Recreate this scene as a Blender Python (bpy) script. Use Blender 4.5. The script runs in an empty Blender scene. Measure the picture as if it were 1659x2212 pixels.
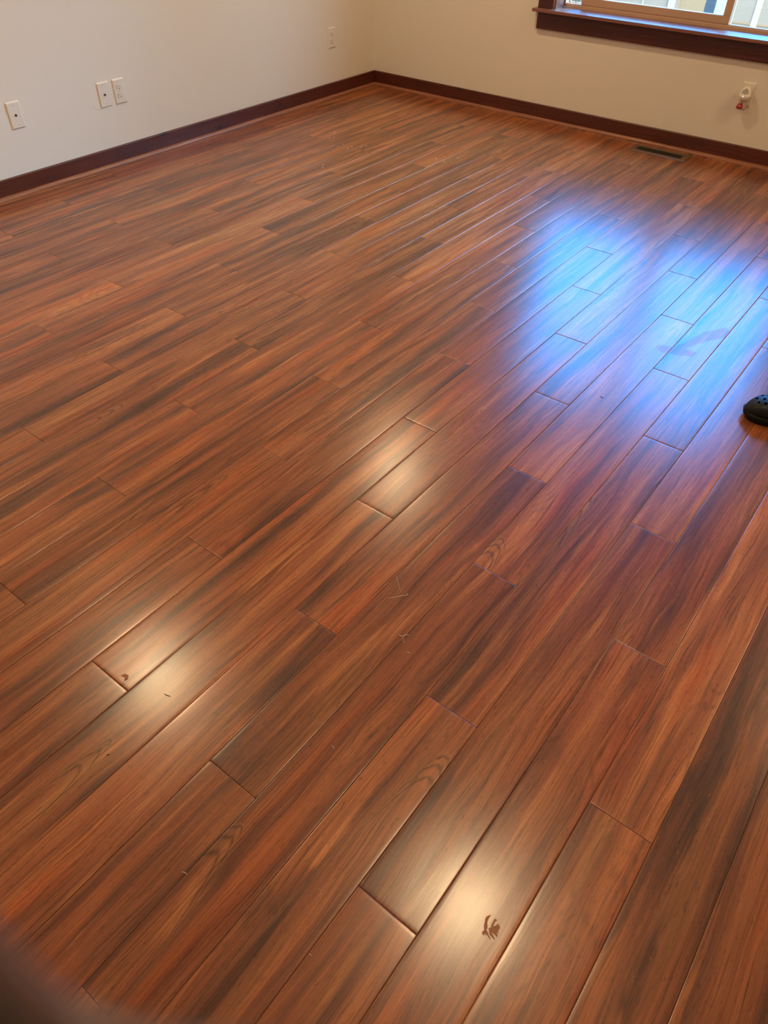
import bpy, bmesh, math, random
from mathutils import Vector, Matrix
PI = math.pi
scene = bpy.context.scene
COL = scene.collection

# ------------------------------------------------------------------ camera
CAM = Vector((3.6632, -4.6701, 1.34724))
RT = Vector((0.79215792, 0.61014324, 0.01452784))
UP = Vector((-0.4296021, 0.54053488, 0.72336995))
FW = Vector((-0.43350648, 0.57926442, -0.6903078))
cd = bpy.data.cameras.new('camera')
cam = bpy.data.objects.new('camera', cd)
COL.objects.link(cam)
cam.matrix_world = Matrix(((RT.x, UP.x, -FW.x, CAM.x), (RT.y, UP.y, -FW.y, CAM.y), (RT.z, UP.z, -FW.z, CAM.z), (0, 0, 0, 1)))
cd.sensor_fit = 'HORIZONTAL'
cd.sensor_width = 36
cd.lens = 36 * 1547.28 / 1659
cd.clip_start = 0.005
cd.dof.use_dof = True
cd.dof.focus_distance = 2.3
cd.dof.aperture_fstop = 13.5
scene.camera = cam

# ------------------------------------------------------------------ view, world, sun
scene.view_settings.view_transform = 'Standard'
scene.view_settings.look = 'None'
scene.view_settings.gamma = 1
scene.view_settings.exposure = 0.0
scene.cycles.use_denoising = True
scene.cycles.max_bounces = 8
scene.cycles.diffuse_bounces = 5
scene.cycles.glossy_bounces = 4
scene.cycles.sample_clamp_indirect = 6
scene.cycles.caustics_reflective = False
scene.cycles.caustics_refractive = False

w = bpy.data.worlds.new('sky'); scene.world = w; w.use_nodes = True
wt = w.node_tree; bg = wt.nodes['Background']; bg.inputs['Strength'].default_value = 1.0
# blue sky; unseen right side brightened to add cool light on the left wall
tc = wt.nodes.new('ShaderNodeTexCoord'); sx = wt.nodes.new('ShaderNodeSeparateXYZ'); wt.links.new(tc.outputs['Generated'], sx.inputs[0])
mr = wt.nodes.new('ShaderNodeMapRange'); mr.interpolation_type = 'SMOOTHSTEP'
mr.inputs[1].default_value = -.02; mr.inputs[2].default_value = .45; wt.links.new(sx.outputs[0], mr.inputs[0])
mw = wt.nodes.new('ShaderNodeMix'); mw.data_type = 'RGBA'; wt.links.new(mr.outputs[0], mw.inputs['Factor'])
SKY_BLUE = (0.8, 6.0, 17.5); SKY_FILL = (15.0, 31.0, 46.0)
_a = [k for k in mw.inputs if k.type == 'RGBA']; _a[0].default_value = (*SKY_BLUE, 1); _a[1].default_value = (*SKY_FILL, 1)
wt.links.new([k for k in mw.outputs if k.type == 'RGBA'][0], bg.inputs['Color'])
mz = wt.nodes.new('ShaderNodeMapRange'); wt.links.new(sx.outputs[2], mz.inputs[0])   # brighter higher up
mz.inputs[1].default_value = .30; mz.inputs[2].default_value = .70; mz.inputs[3].default_value = 1.0; mz.inputs[4].default_value = 1.5
wt.links.new(mz.outputs[0], bg.inputs['Strength'])

sd = bpy.data.lights.new('sun', 'SUN'); sd.energy = 1.0; sd.color = (1, .86, .62); sd.angle = .01
sun = bpy.data.objects.new('sun', sd); COL.objects.link(sun)
sun.rotation_euler = Vector((.25, .8, -.62)).to_track_quat('-Z', 'Y').to_euler()

LAMP_W = 21.0
LAMP_COL = (1.0, 0.71, 0.39)
LAMPS = [(1.10, -1.09), (4.58, -1.09), (1.10, -3.52), (3.29, -3.46)]
WALL_ALB = (0.74, 0.705, 0.64)

# ------------------------------------------------------------------ node helpers
class NT:
    def __init__(s, name):
        s.m = bpy.data.materials.new(name); s.m.use_nodes = True
        s.t = s.m.node_tree; s.b = s.t.nodes['Principled BSDF']; s.out = s.t.nodes['Material Output']
    def n(s, typ, **kw):
        n = s.t.nodes.new(typ)
        for k, v in kw.items():
            if k.startswith('_'): setattr(n, k[1:], v)
            else: s.set(n.inputs[k.replace('__', ' ')], v)
        return n
    def set(s, inp, v):
        if isinstance(v, bpy.types.NodeSocket): s.t.links.new(v, inp)
        elif v is not None: inp.default_value = v
    def math(s, op, a, b=None, c=None, clamp=False):
        n = s.t.nodes.new('ShaderNodeMath'); n.operation = op; n.use_clamp = clamp
        s.set(n.inputs[0], a); s.set(n.inputs[1], b); s.set(n.inputs[2], c)
        return n.outputs[0]
    def noise(s, vec, scale=1, detail=2, rough=.5, dist=0):
        n = s.n('ShaderNodeTexNoise', Vector=vec, Scale=scale, Detail=detail, Roughness=rough, Distortion=dist)
        return n.outputs['Fac']
    def vec(s, x, y, z=0.0):
        return s.n('ShaderNodeCombineXYZ', X=x, Y=y, Z=z).outputs[0]
    def ramp(s, fac, stops, interp='LINEAR'):
        n = s.t.nodes.new('ShaderNodeValToRGB'); n.color_ramp.interpolation = interp
        e = n.color_ramp.elements
        while len(e) < len(stops): e.new(.5)
        for el, (p, c) in zip(e, stops):
            el.position = p; el.color = (*c, 1) if len(c) == 3 else c
        s.set(n.inputs[0], fac); return n.outputs[0]
    def mix(s, fac, a, b, mode='MIX'):
        n = s.t.nodes.new('ShaderNodeMix'); n.data_type = 'RGBA'; n.blend_type = mode; n.clamp_factor = True
        s.set(n.inputs['Factor'], fac)
        for k, v in (('A', a), ('B', b)):
            sock = [i for i in n.inputs if i.name == k and i.type == 'RGBA'][0]
            s.set(sock, (*v, 1) if isinstance(v, tuple) and len(v) == 3 else v)
        return [o for o in n.outputs if o.type == 'RGBA'][0]
    def smooth(s, v, a, b):
        n = s.t.nodes.new('ShaderNodeMapRange'); n.interpolation_type = 'SMOOTHSTEP'
        s.set(n.inputs[0], v); n.inputs[1].default_value = a; n.inputs[2].default_value = b
        return n.outputs[0]
    def bump(s, h, strength, dist=.001):
        s.set(s.b.inputs['Normal'], s.n('ShaderNodeBump', Height=h, Strength=strength, Distance=dist).outputs[0])
    def P(s, **kw):
        for k, v in kw.items(): s.set(s.b.inputs[k.replace('_', ' ')], (*v, 1) if isinstance(v, tuple) and len(v) == 3 else v)
        return s.m
def srgb(r, g, b):
    f = lambda c: (c / 255 / 12.92) if c / 255 <= .04045 else ((c / 255 + .055) / 1.055) ** 2.4
    return (f(r), f(g), f(b))
def simple(name, col, rough=.5, amt=.06, scale=20, **kw):
    n = NT(name)
    co = n.n('ShaderNodeTexCoord').outputs['Object']
    f = n.noise(co, scale, 3, .6)
    c = n.mix(f, tuple(x * (1 - amt) for x in col), tuple(min(1, x * (1 + amt)) for x in col))
    n.P(Base_Color=c, Roughness=rough, **kw)
    return n.m

# ------------------------------------------------------------------ materials
def mat_wall():
    n = NT('painted_drywall')
    co = n.n('ShaderNodeTexCoord').outputs['Object']
    f = n.noise(co, 1.3, 3, .5)
    c = n.mix(f, tuple(x * .985 for x in WALL_ALB), tuple(x * 1.015 for x in WALL_ALB))
    n.P(Base_Color=c, Roughness=.75, Specular_IOR_Level=.3)
    b1 = n.noise(co, 190, 3, .6); b2 = n.noise(co, 55, 2, .5)
    n.bump(n.math('ADD', b1, n.math('MULTIPLY', b2, .8)), .25, .0006)
    return n.m

def mat_floor():
    n = NT('laminate_walnut')
    uv = n.n('ShaderNodeUVMap', _uv_map='plank').outputs[0]
    sp = n.n('ShaderNodeSeparateXYZ', Vector=uv)
    u, v = sp.outputs[0], sp.outputs[1]
    at = n.n('ShaderNodeAttribute', _attribute_name='rnd')
    rs = n.n('ShaderNodeSeparateXYZ', Vector=at.outputs['Vector'])
    r1, r2, r3 = rs.outputs
    o1 = n.math('MULTIPLY', r1, 61.0); o2 = n.math('MULTIPLY', r2, 47.0); o3 = n.math('MULTIPLY', r3, 33.0)
    U = n.math('ADD', u, o1); V = n.math('ADD', v, o2)
    # slow waviness of the grain across the plank
    wv = n.noise(n.vec(n.math('MULTIPLY', U, 2.2), n.math('MULTIPLY', V, 9.0), o3), 1, 2, .5)
    wv2 = n.noise(n.vec(n.math('MULTIPLY', U, 7.0), n.math('MULTIPLY', V, 25.0), o3), 1, 2, .5)
    Vw = n.math('ADD', V, n.math('ADD', n.math('MULTIPLY', n.math('SUBTRACT', wv, .5), .045), n.math('MULTIPLY', n.math('SUBTRACT', wv2, .5), .008)))
    # broad tone bands
    band = n.noise(n.vec(n.math('MULTIPLY', U, 1.15), n.math('MULTIPLY', Vw, 21.0), o3), 1, 3, .55)
    band = n.math('ADD', band, n.math('MULTIPLY', n.math('SUBTRACT', r3, .5), .07))
    tone = n.n('ShaderNodeAttribute', _attribute_name='tone').outputs['Fac']
    band = n.math('ADD', band, n.math('MULTIPLY', tone, .07))
    col = n.ramp(band, [(.26, srgb(*T0)), (.38, srgb(*T1)), (.47, srgb(*T2)), (.56, srgb(*T3)), (.66, srgb(*T4)), (.78, srgb(*T5))])
    # reddish / olive drift along the board
    hue = n.noise(n.vec(n.math('MULTIPLY', U, 1.7), n.math('MULTIPLY', Vw, 13.0), n.math('ADD', o3, 7.0)), 1, 2, .5)
    col = n.mix(n.smooth(hue, .5, .72), col, n.mix(1.0, col, (1.14, .90, .70), 'MULTIPLY'))
    col = n.mix(n.smooth(hue, .46, .28), col, n.mix(1.0, col, (.80, .90, .95), 'MULTIPLY'))
    # dark heartwood streaks
    hw = n.noise(n.vec(n.math('MULTIPLY', U, 2.3), n.math('MULTIPLY', Vw, 26.0), n.math('ADD', o3, 3.0)), 1, 3, .6)
    hw = n.math('SUBTRACT', hw, n.math('MULTIPLY', tone, .16))
    col = n.mix(n.math('MULTIPLY', n.smooth(hw, .56, .74), .66), col, srgb(66, 45, 35))
    # orange lights
    ol = n.noise(n.vec(n.math('MULTIPLY', U, 2.0), n.math('MULTIPLY', Vw, 31.0), n.math('ADD', o3, 11.0)), 1, 3, .6)
    ol = n.math('ADD', ol, n.math('MULTIPLY', tone, .16))
    col = n.mix(n.math('MULTIPLY', n.smooth(ol, .56, .74), .6), col, srgb(182, 118, 66))
    # growth ring figure: contour lines of a stretched field -> cathedral arches
    fld = n.noise(n.vec(n.math('MULTIPLY', U, 2.0), n.math('MULTIPLY', Vw, 11.0), n.math('ADD', o3, 19.0)), 1, 1, .5)
    ph = n.math('MULTIPLY', fld, 55.0)
    ring = n.math('POWER', n.math('ABSOLUTE', n.math('SINE', ph)), 5.0)
    zone = n.smooth(n.noise(n.vec(n.math('MULTIPLY', U, 1.3), n.math('MULTIPLY', V, 9.0), n.math('ADD', o3, 27.0)), 1, 1, .5), .50, .62)
    brk = n.smooth(n.noise(n.vec(n.math('MULTIPLY', U, 9.0), n.math('MULTIPLY', V, 120.0), o3), 1, 2, .6), .38, .6)
    rg = n.math('MULTIPLY', n.math('MULTIPLY', ring, zone), n.math('MULTIPLY', brk, .34))
    col = n.mix(rg, col, srgb(50, 30, 20))
    # cathedral arches
    aq = n.n('ShaderNodeAttribute', _attribute_name='arch').outputs['Fac']
    an = n.noise(n.vec(n.math('MULTIPLY', U, 20.0), n.math('MULTIPLY', V, 55.0), o3), 1, 3, .6)
    aq = n.math('ADD', aq, n.math('MULTIPLY', n.math('SUBTRACT', an, .5), .30))
    ain = n.math('MULTIPLY', n.smooth(aq, -.02, .03), n.smooth(aq, 1.1, .5))
    arg = n.math('POWER', n.math('ABSOLUTE', n.math('COSINE', n.math('MULTIPLY', n.math('POWER', n.math('MAXIMUM', aq, 0.0), .6), 13.0))), 7.0)
    col = n.mix(n.math('MULTIPLY', ain, .35), col, srgb(150, 100, 62))
    col = n.mix(n.math('MULTIPLY', n.math('MULTIPLY', ain, arg), .62), col, srgb(58, 36, 26))
    # fibres
    fb = n.noise(n.vec(n.math('MULTIPLY', U, 3.6), n.math('MULTIPLY', Vw, 250.0), o3), 1, 3, .7)
    fm = n.ramp(fb, [(.30, (.44, .42, .41)), (.45, (.94, .94, .94)), (.56, (1.05, 1.05, 1.05)), (.72, (1.5, 1.48, 1.45))])
    col = n.mix(1.0, col, fm, 'MULTIPLY')
    # pores: short dark dashes, and light flecks
    pr = n.noise(n.vec(n.math('MULTIPLY', U, 55.0), n.math('MULTIPLY', Vw, 620.0), o3), 1, 2, .5)
    col = n.mix(n.math('MULTIPLY', n.smooth(pr, .60, .70), .55), col, srgb(48, 26, 16))
    fk = n.noise(n.vec(n.math('MULTIPLY', U, 70.0), n.math('MULTIPLY', Vw, 560.0), n.math('ADD', o3, 5.0)), 1, 2, .5)
    col = n.mix(n.math('MULTIPLY', n.smooth(fk, .66, .76), .22), col, srgb(205, 140, 90))
    # per plank level
    lv = n.math('ADD', .90, n.math('MULTIPLY', r2, .32))
    col = n.mix(1.0, col, n.n('ShaderNodeCombineColor', Red=lv, Green=lv, Blue=lv).outputs[0], 'MULTIPLY')
    # seams: edge of the board where the decor ends
    ed = at2 = n.n('ShaderNodeAttribute', _attribute_name='edge').outputs['Fac']
    col = n.mix(n.smooth(ed, .55, 1.0), col, srgb(92, 56, 36))
    # dried spill and foot print that dull the finish
    pos = n.n('ShaderNodeNewGeometry').outputs['Position']
    rough = FLOOR_ROUGH
    ps = n.n('ShaderNodeSeparateXYZ', Vector=pos)
    edge_n = n.noise(pos, 26, 3, .6)
    tot = None
    for cx, cy, ang, a, b_ in [(3.195, -2.02, 1.15, .095, .030), (3.125, -2.22, .35, .075, .030), (3.155, -2.12, 1.2, .10, .018)]:
        dx = n.math('SUBTRACT', ps.outputs[0], cx); dy = n.math('SUBTRACT', ps.outputs[1], cy)
        ca, sa = math.cos(ang), math.sin(ang)
        ex = n.math('DIVIDE', n.math('ADD', n.math('MULTIPLY', dx, ca), n.math('MULTIPLY', dy, sa)), a)
        ey = n.math('DIVIDE', n.math('SUBTRACT', n.math('MULTIPLY', dy, ca), n.math('MULTIPLY', dx, sa)), b_)
        d = n.math('ADD', n.math('MULTIPLY', ex, ex), n.math('MULTIPLY', ey, ey))
        d = n.math('ADD', d, n.math('MULTIPLY', n.math('SUBTRACT', edge_n, .5), 2.2))
        mk = n.smooth(d, 1.15, .75)
        tot = mk if tot is None else n.math('MAXIMUM', tot, mk)
    rn = n.noise(pos, 5, 3, .6)
    rg_ = n.math('ADD', rough, n.math('MULTIPLY', n.math('SUBTRACT', rn, .5), .05))
    rg_ = n.math('ADD', rg_, n.math('MULTIPLY', tot, .10))
    n.P(Base_Color=col, Roughness=rg_, IOR=1.5, Specular_IOR_Level=.5, Coat_Weight=.26, Coat_Roughness=.45, Coat_IOR=1.5)
    bh = n.math('ADD', n.math('MULTIPLY', fb, 1.0), n.math('MULTIPLY', pr, .5))
    bl = n.noise(n.vec(n.math('MULTIPLY', U, 5.0), n.math('MULTIPLY', V, 22.0), o3), 1, 1, .5)
    b1 = n.n('ShaderNodeBump', Height=bl, Strength=1.0, Distance=.00035).outputs[0]
    b2 = n.n('ShaderNodeBump', Height=bh, Strength=.16, Distance=.0003, Normal=b1).outputs[0]
    n.set(n.b.inputs['Normal'], b2)
    return n.m
FLOOR_ROUGH = .243
T0, T1, T2, T3, T4, T5 = (80, 49, 34), (106, 63, 41), (128, 74, 45), (143, 86, 51), (157, 98, 58), (170, 112, 69)

def mat_trim(name, base, dark, knots=True, rough=.38, coat=0.0):
    n = NT(name)
    co = n.n('ShaderNodeTexCoord').outputs['Object']
    sp = n.n('ShaderNodeSeparateXYZ', Vector=co)
    l = n.math('ADD', sp.outputs[0], sp.outputs[1])
    wv = n.noise(n.vec(n.math('MULTIPLY', l, 3.0), sp.outputs[2]), 1, 2, .5)
    g = n.noise(n.vec(n.math('MULTIPLY', l, 3.5), n.math('MULTIPLY', n.math('ADD', sp.outputs[2], n.math('MULTIPLY', wv, .03)), 90.0)), 1, 3, .6)
    c = n.mix(n.smooth(g, .3, .72), dark, base)
    blk = n.noise(n.vec(n.math('MULTIPLY', l, 2.1), 4.0), 1, 1, .5)
    c = n.mix(n.math('MULTIPLY', n.smooth(blk, .45, .55), .35), c, tuple(x * .62 for x in base))
    if knots:
        vo = n.n('ShaderNodeTexVoronoi', Vector=n.vec(n.math('MULTIPLY', l, 4.0), n.math('MULTIPLY', sp.outputs[2], 9.0)), Scale=1.0)
        c = n.mix(n.math('MULTIPLY', n.smooth(vo.outputs['Distance'], .16, .05), .85), c, srgb(28, 8, 6))
    n.P(Base_Color=c, Roughness=rough, Coat_Weight=coat, Coat_Roughness=.42)
    n.bump(g, .15, .0004)
    return n.m

M = {}
M['wall'] = mat_wall()
M['ceil'] = simple('ceiling_paint', (.80, .77, .70), .9, .02)
M['floor'] = mat_floor()
M['sub'] = simple('seam_subfloor', srgb(52, 30, 20), .8)  # board sides and the subfloor slab below the joints
M['trim'] = mat_trim('stained_alder', srgb(94, 40, 26), srgb(66, 27, 18))
M['casing'] = mat_trim('stained_alder_window', srgb(84, 31, 22), srgb(56, 19, 14))
M['sill'] = mat_trim('stained_alder_glare', srgb(134, 80, 66), srgb(108, 58, 46), False, .5, 1.0)  # same alder as the casing, lightened to stand in for sky glare
M['shoe'] = mat_trim('laminate_shoe', srgb(160, 104, 76), srgb(130, 80, 56), False, .33)
M['plate'] = simple('almond_plastic', (.73, .69, .62), .35, .01)
M['dark'] = simple('dark_slot', (.02, .014, .01), .6)
M['brass'] = simple('metal_screw', (.55, .5, .42), .35, .03, Metallic=.8)
M['vinyl'] = simple('tan_vinyl', srgb(190, 156, 132), .42, .03)
M['white'] = simple('white_plastic', (.78, .74, .66), .3, .01)
M['vent'] = simple('brown_enamel', srgb(118, 94, 70), .35, .04, Metallic=.3)
M['ventd'] = simple('vent_dark', (.03, .022, .015), .5)
M['rubber'] = simple('black_foam', (.004, .006, .007), .45, .1, Specular_IOR_Level=.28)
M['rubber2'] = simple('black_sole', (.004, .004, .004), .6, .1, Specular_IOR_Level=.2)
M['hole'] = simple('hole_black', (.001, .001, .001), 1.0, Specular_IOR_Level=.0)
M['lint'] = simple('lint', (.75, .66, .58), .9)
M['lintdark'] = simple('crumb', (.05, .03, .02), .9)
M['smudge'] = simple('dried_smudge', srgb(150, 96, 60), .6)
M['scuff'] = simple('wall_scuff', (.56, .51, .45), .9)
M['cord'] = simple('grey_cord', (.35, .33, .32), .6)
M['case'] = simple('plum_leather', srgb(52, 34, 38), .42, .12, 60)
M['caseedge'] = simple('grey_rim_highlight', srgb(96, 74, 76), .35, .05)
M['siding'] = simple('cream_siding', (.22, .070, .018), .9, .04, 3)
M['siding2'] = simple('pale_siding', (.20, .078, .034), .9, .04, 3)
M['outtrim'] = simple('white_outdoor_trim', (.30, .15, .07), .8, .02)
M['gutter'] = simple('grey_downspout', (.022, .010, .006), .6)
M['roof'] = simple('grey_shingle', (.06, .055, .05), .9, .2)
M['ground'] = simple('gravel_ground', (.12, .10, .07), .95, .3, 8)
def mat_glass(name, tint, rough=0.0):
    n = NT(name)
    tr = n.n('ShaderNodeBsdfTransparent', Color=(*tint, 1)); gl = n.n('ShaderNodeBsdfGlossy', Roughness=rough, Color=(1, 1, 1, 1))
    fr = n.n('ShaderNodeFresnel', IOR=1.45)
    co = n.n('ShaderNodeTexCoord').outputs['Object']
    dust = n.math('MULTIPLY', n.noise(co, 6, 2), .02)
    mx = n.n('ShaderNodeMixShader', Fac=n.math('ADD', n.math('MULTIPLY', fr.outputs[0], .8), dust))
    n.set(mx.inputs[1], tr.outputs[0]); n.set(mx.inputs[2], gl.outputs[0])
    n.set(n.out.inputs['Surface'], mx.outputs[0])
    return n.m
M['glass'] = mat_glass('window_glass', (.93, .96, .96))
def mat_screen():
    n = NT('insect_screen')
    tr = n.n('ShaderNodeBsdfTransparent'); df = n.n('ShaderNodeBsdfDiffuse', Color=(.10, .10, .10, 1))
    co = n.n('ShaderNodeTexCoord').outputs['Object']
    f = n.math('ADD', .36, n.math('MULTIPLY', n.noise(co, 40, 2), .1))
    mx = n.n('ShaderNodeMixShader', Fac=f); n.set(mx.inputs[1], tr.outputs[0]); n.set(mx.inputs[2], df.outputs[0])
    n.set(n.out.inputs['Surface'], mx.outputs[0]); return n.m
M['screen'] = mat_screen()
def mat_emit(name, col, st):
    n = NT(name)
    n.P(Base_Color=(.8, .8, .8), Roughness=.5, Emission_Color=col, Emission_Strength=st); return n.m
M['lens'] = mat_emit('lamp_lens', (1, .7, .42), 6.0)
M['led'] = mat_emit('indicator_led', (.75, 1, .7), 1.6)
def mat_red():
    n = NT('red_scented_oil')
    co = n.n('ShaderNodeTexCoord').outputs['Object']
    f = n.noise(co, 90, 2)
    n.P(Base_Color=n.mix(f, srgb(190, 24, 34), srgb(150, 14, 24)), Roughness=.15, Coat_Weight=.5); return n.m
M['red'] = mat_red()
M['clear'] = simple('clear_bottle', (.62, .5, .45), .12, .03, Transmission_Weight=.35, IOR=1.45)

# ------------------------------------------------------------------ mesh helpers
def link(name, me, mat, parent=None, smooth=False):
    me.name = name
    if isinstance(mat, (list, tuple)):
        for m in mat: me.materials.append(m)
    elif mat: me.materials.append(mat)
    if smooth:
        for p in me.polygons: p.use_smooth = True
    o = bpy.data.objects.new(name, me); COL.objects.link(o)
    if parent: o.parent = parent
    return o
def from_bm(name, bm, mat, parent=None, smooth=False):
    me = bpy.data.meshes.new(name); bmesh.ops.recalc_face_normals(bm, faces=bm.faces); bm.to_mesh(me); bm.free()
    return link(name, me, mat, parent, smooth)
def add_box(bm, x0, x1, y0, y1, z0, z1, bev=0):
    r = bmesh.ops.create_cube(bm, size=1, matrix=Matrix.Translation(((x0 + x1) / 2, (y0 + y1) / 2, (z0 + z1) / 2)) @ Matrix.Diagonal((x1 - x0, y1 - y0, z1 - z0, 1)))
    if bev:
        es = list({e for v in r['verts'] for e in v.link_edges})
        bmesh.ops.bevel(bm, geom=es, offset=bev, segments=2, profile=.6, affect='EDGES')
def box(name, x0, x1, y0, y1, z0, z1, mat, parent=None, bev=0):
    bm = bmesh.new(); add_box(bm, x0, x1, y0, y1, z0, z1, bev); return from_bm(name, bm, mat, parent)
def boxes(name, lst, mat, parent=None, bev=0):
    bm = bmesh.new()
    for b in lst: add_box(bm, *b, bev=bev)
    return from_bm(name, bm, mat, parent)
def prism(bm, pts, z0, z1):
    a = [bm.verts.new((x, y, z0)) for x, y in pts]; b = [bm.verts.new((x, y, z1)) for x, y in pts]
    n = len(pts); bm.faces.new(a[::-1]); bm.faces.new(b)
    for i in range(n): bm.faces.new((a[i], a[(i + 1) % n], b[(i + 1) % n], b[i]))
def tube(bm, pts, r, seg=8, closed=False):
    rings = []; n = len(pts); pts = [Vector(p) for p in pts]
    for i, p in enumerate(pts):
        if closed: d = pts[(i + 1) % n] - pts[i - 1]
        else: d = pts[min(i + 1, n - 1)] - pts[max(i - 1, 0)]
        d.normalize()
        a = d.cross(Vector((0, 0, 1)));
        if a.length < .1: a = d.cross(Vector((0, 1, 0)))
        a.normalize(); b = d.cross(a)
        rr = r(i / (n - 1)) if callable(r) else r
        rings.append([bm.verts.new(p + a * math.cos(t) * rr + b * math.sin(t) * rr) for t in [2 * PI * k / seg for k in range(seg)]])
    for i in range(n if closed else n - 1):
        A, B = rings[i], rings[(i + 1) % n]
        for k in range(seg): bm.faces.new((A[k], A[(k + 1) % seg], B[(k + 1) % seg], B[k]))
    if not closed: bm.faces.new(rings[0][::-1]); bm.faces.new(rings[-1])
def lathe(bm, prof, seg=24, mat=None, cap=True):
    mat = mat or Matrix.Identity(4)
    rings = [[bm.verts.new(mat @ Vector((r * math.cos(2 * PI * k / seg), r * math.sin(2 * PI * k / seg), z))) for k in range(seg)] for r, z in prof]
    for A, B in zip(rings, rings[1:]):
        for k in range(seg): bm.faces.new((A[k], A[(k + 1) % seg], B[(k + 1) % seg], B[k]))
    if cap: bm.faces.new(rings[0][::-1]); bm.faces.new(rings[-1])
def struct(o): o['kind'] = 'structure'; return o
def tag(o, label, cat, group=None):
    o['label'] = label; o['category'] = cat
    if group: o['group'] = group
    return o
def thing(name, label, cat, loc=(0, 0, 0), rot=(0, 0, 0), group=None):
    o = bpy.data.objects.new(name, None); COL.objects.link(o); o.location = loc; o.rotation_euler = rot
    o.empty_display_size = .05
    return tag(o, label, cat, group)

# ------------------------------------------------------------------ room shell
RX, RY, RZ = 4.90, -4.95, 2.44
WX0, WX1, WZ0, WZ1 = 1.345, 3.165, .590, 2.00
TH = .15
struct(boxes('wall_far', [(-TH, WX0, 0, TH, 0, RZ), (WX1, RX + TH, 0, TH, 0, RZ), (WX0, WX1, 0, TH, 0, WZ0 - .016), (WX0, WX1, 0, TH, WZ1 + .01, RZ)], M['wall']))
struct(box('wall_left', -TH, 0, RY - TH, 0, 0, RZ, M['wall']))
struct(box('wall_right', RX, RX + TH, RY - TH, 0, 0, RZ, M['wall']))
struct(box('wall_near', 0, RX, RY - TH, RY, 0, RZ, M['wall']))

# ceiling with four round openings is a plain slab; the cans hang just below it
struct(box('ceiling', -TH, RX + TH, RY - TH, TH, RZ, RZ + .12, M['ceil']))

# floor: staggered laminate boards, third-length offset
PW, PL, X0, Y0, ST = 0.127312, 1.1658, 2.3452, -1.2135, .3886
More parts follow.
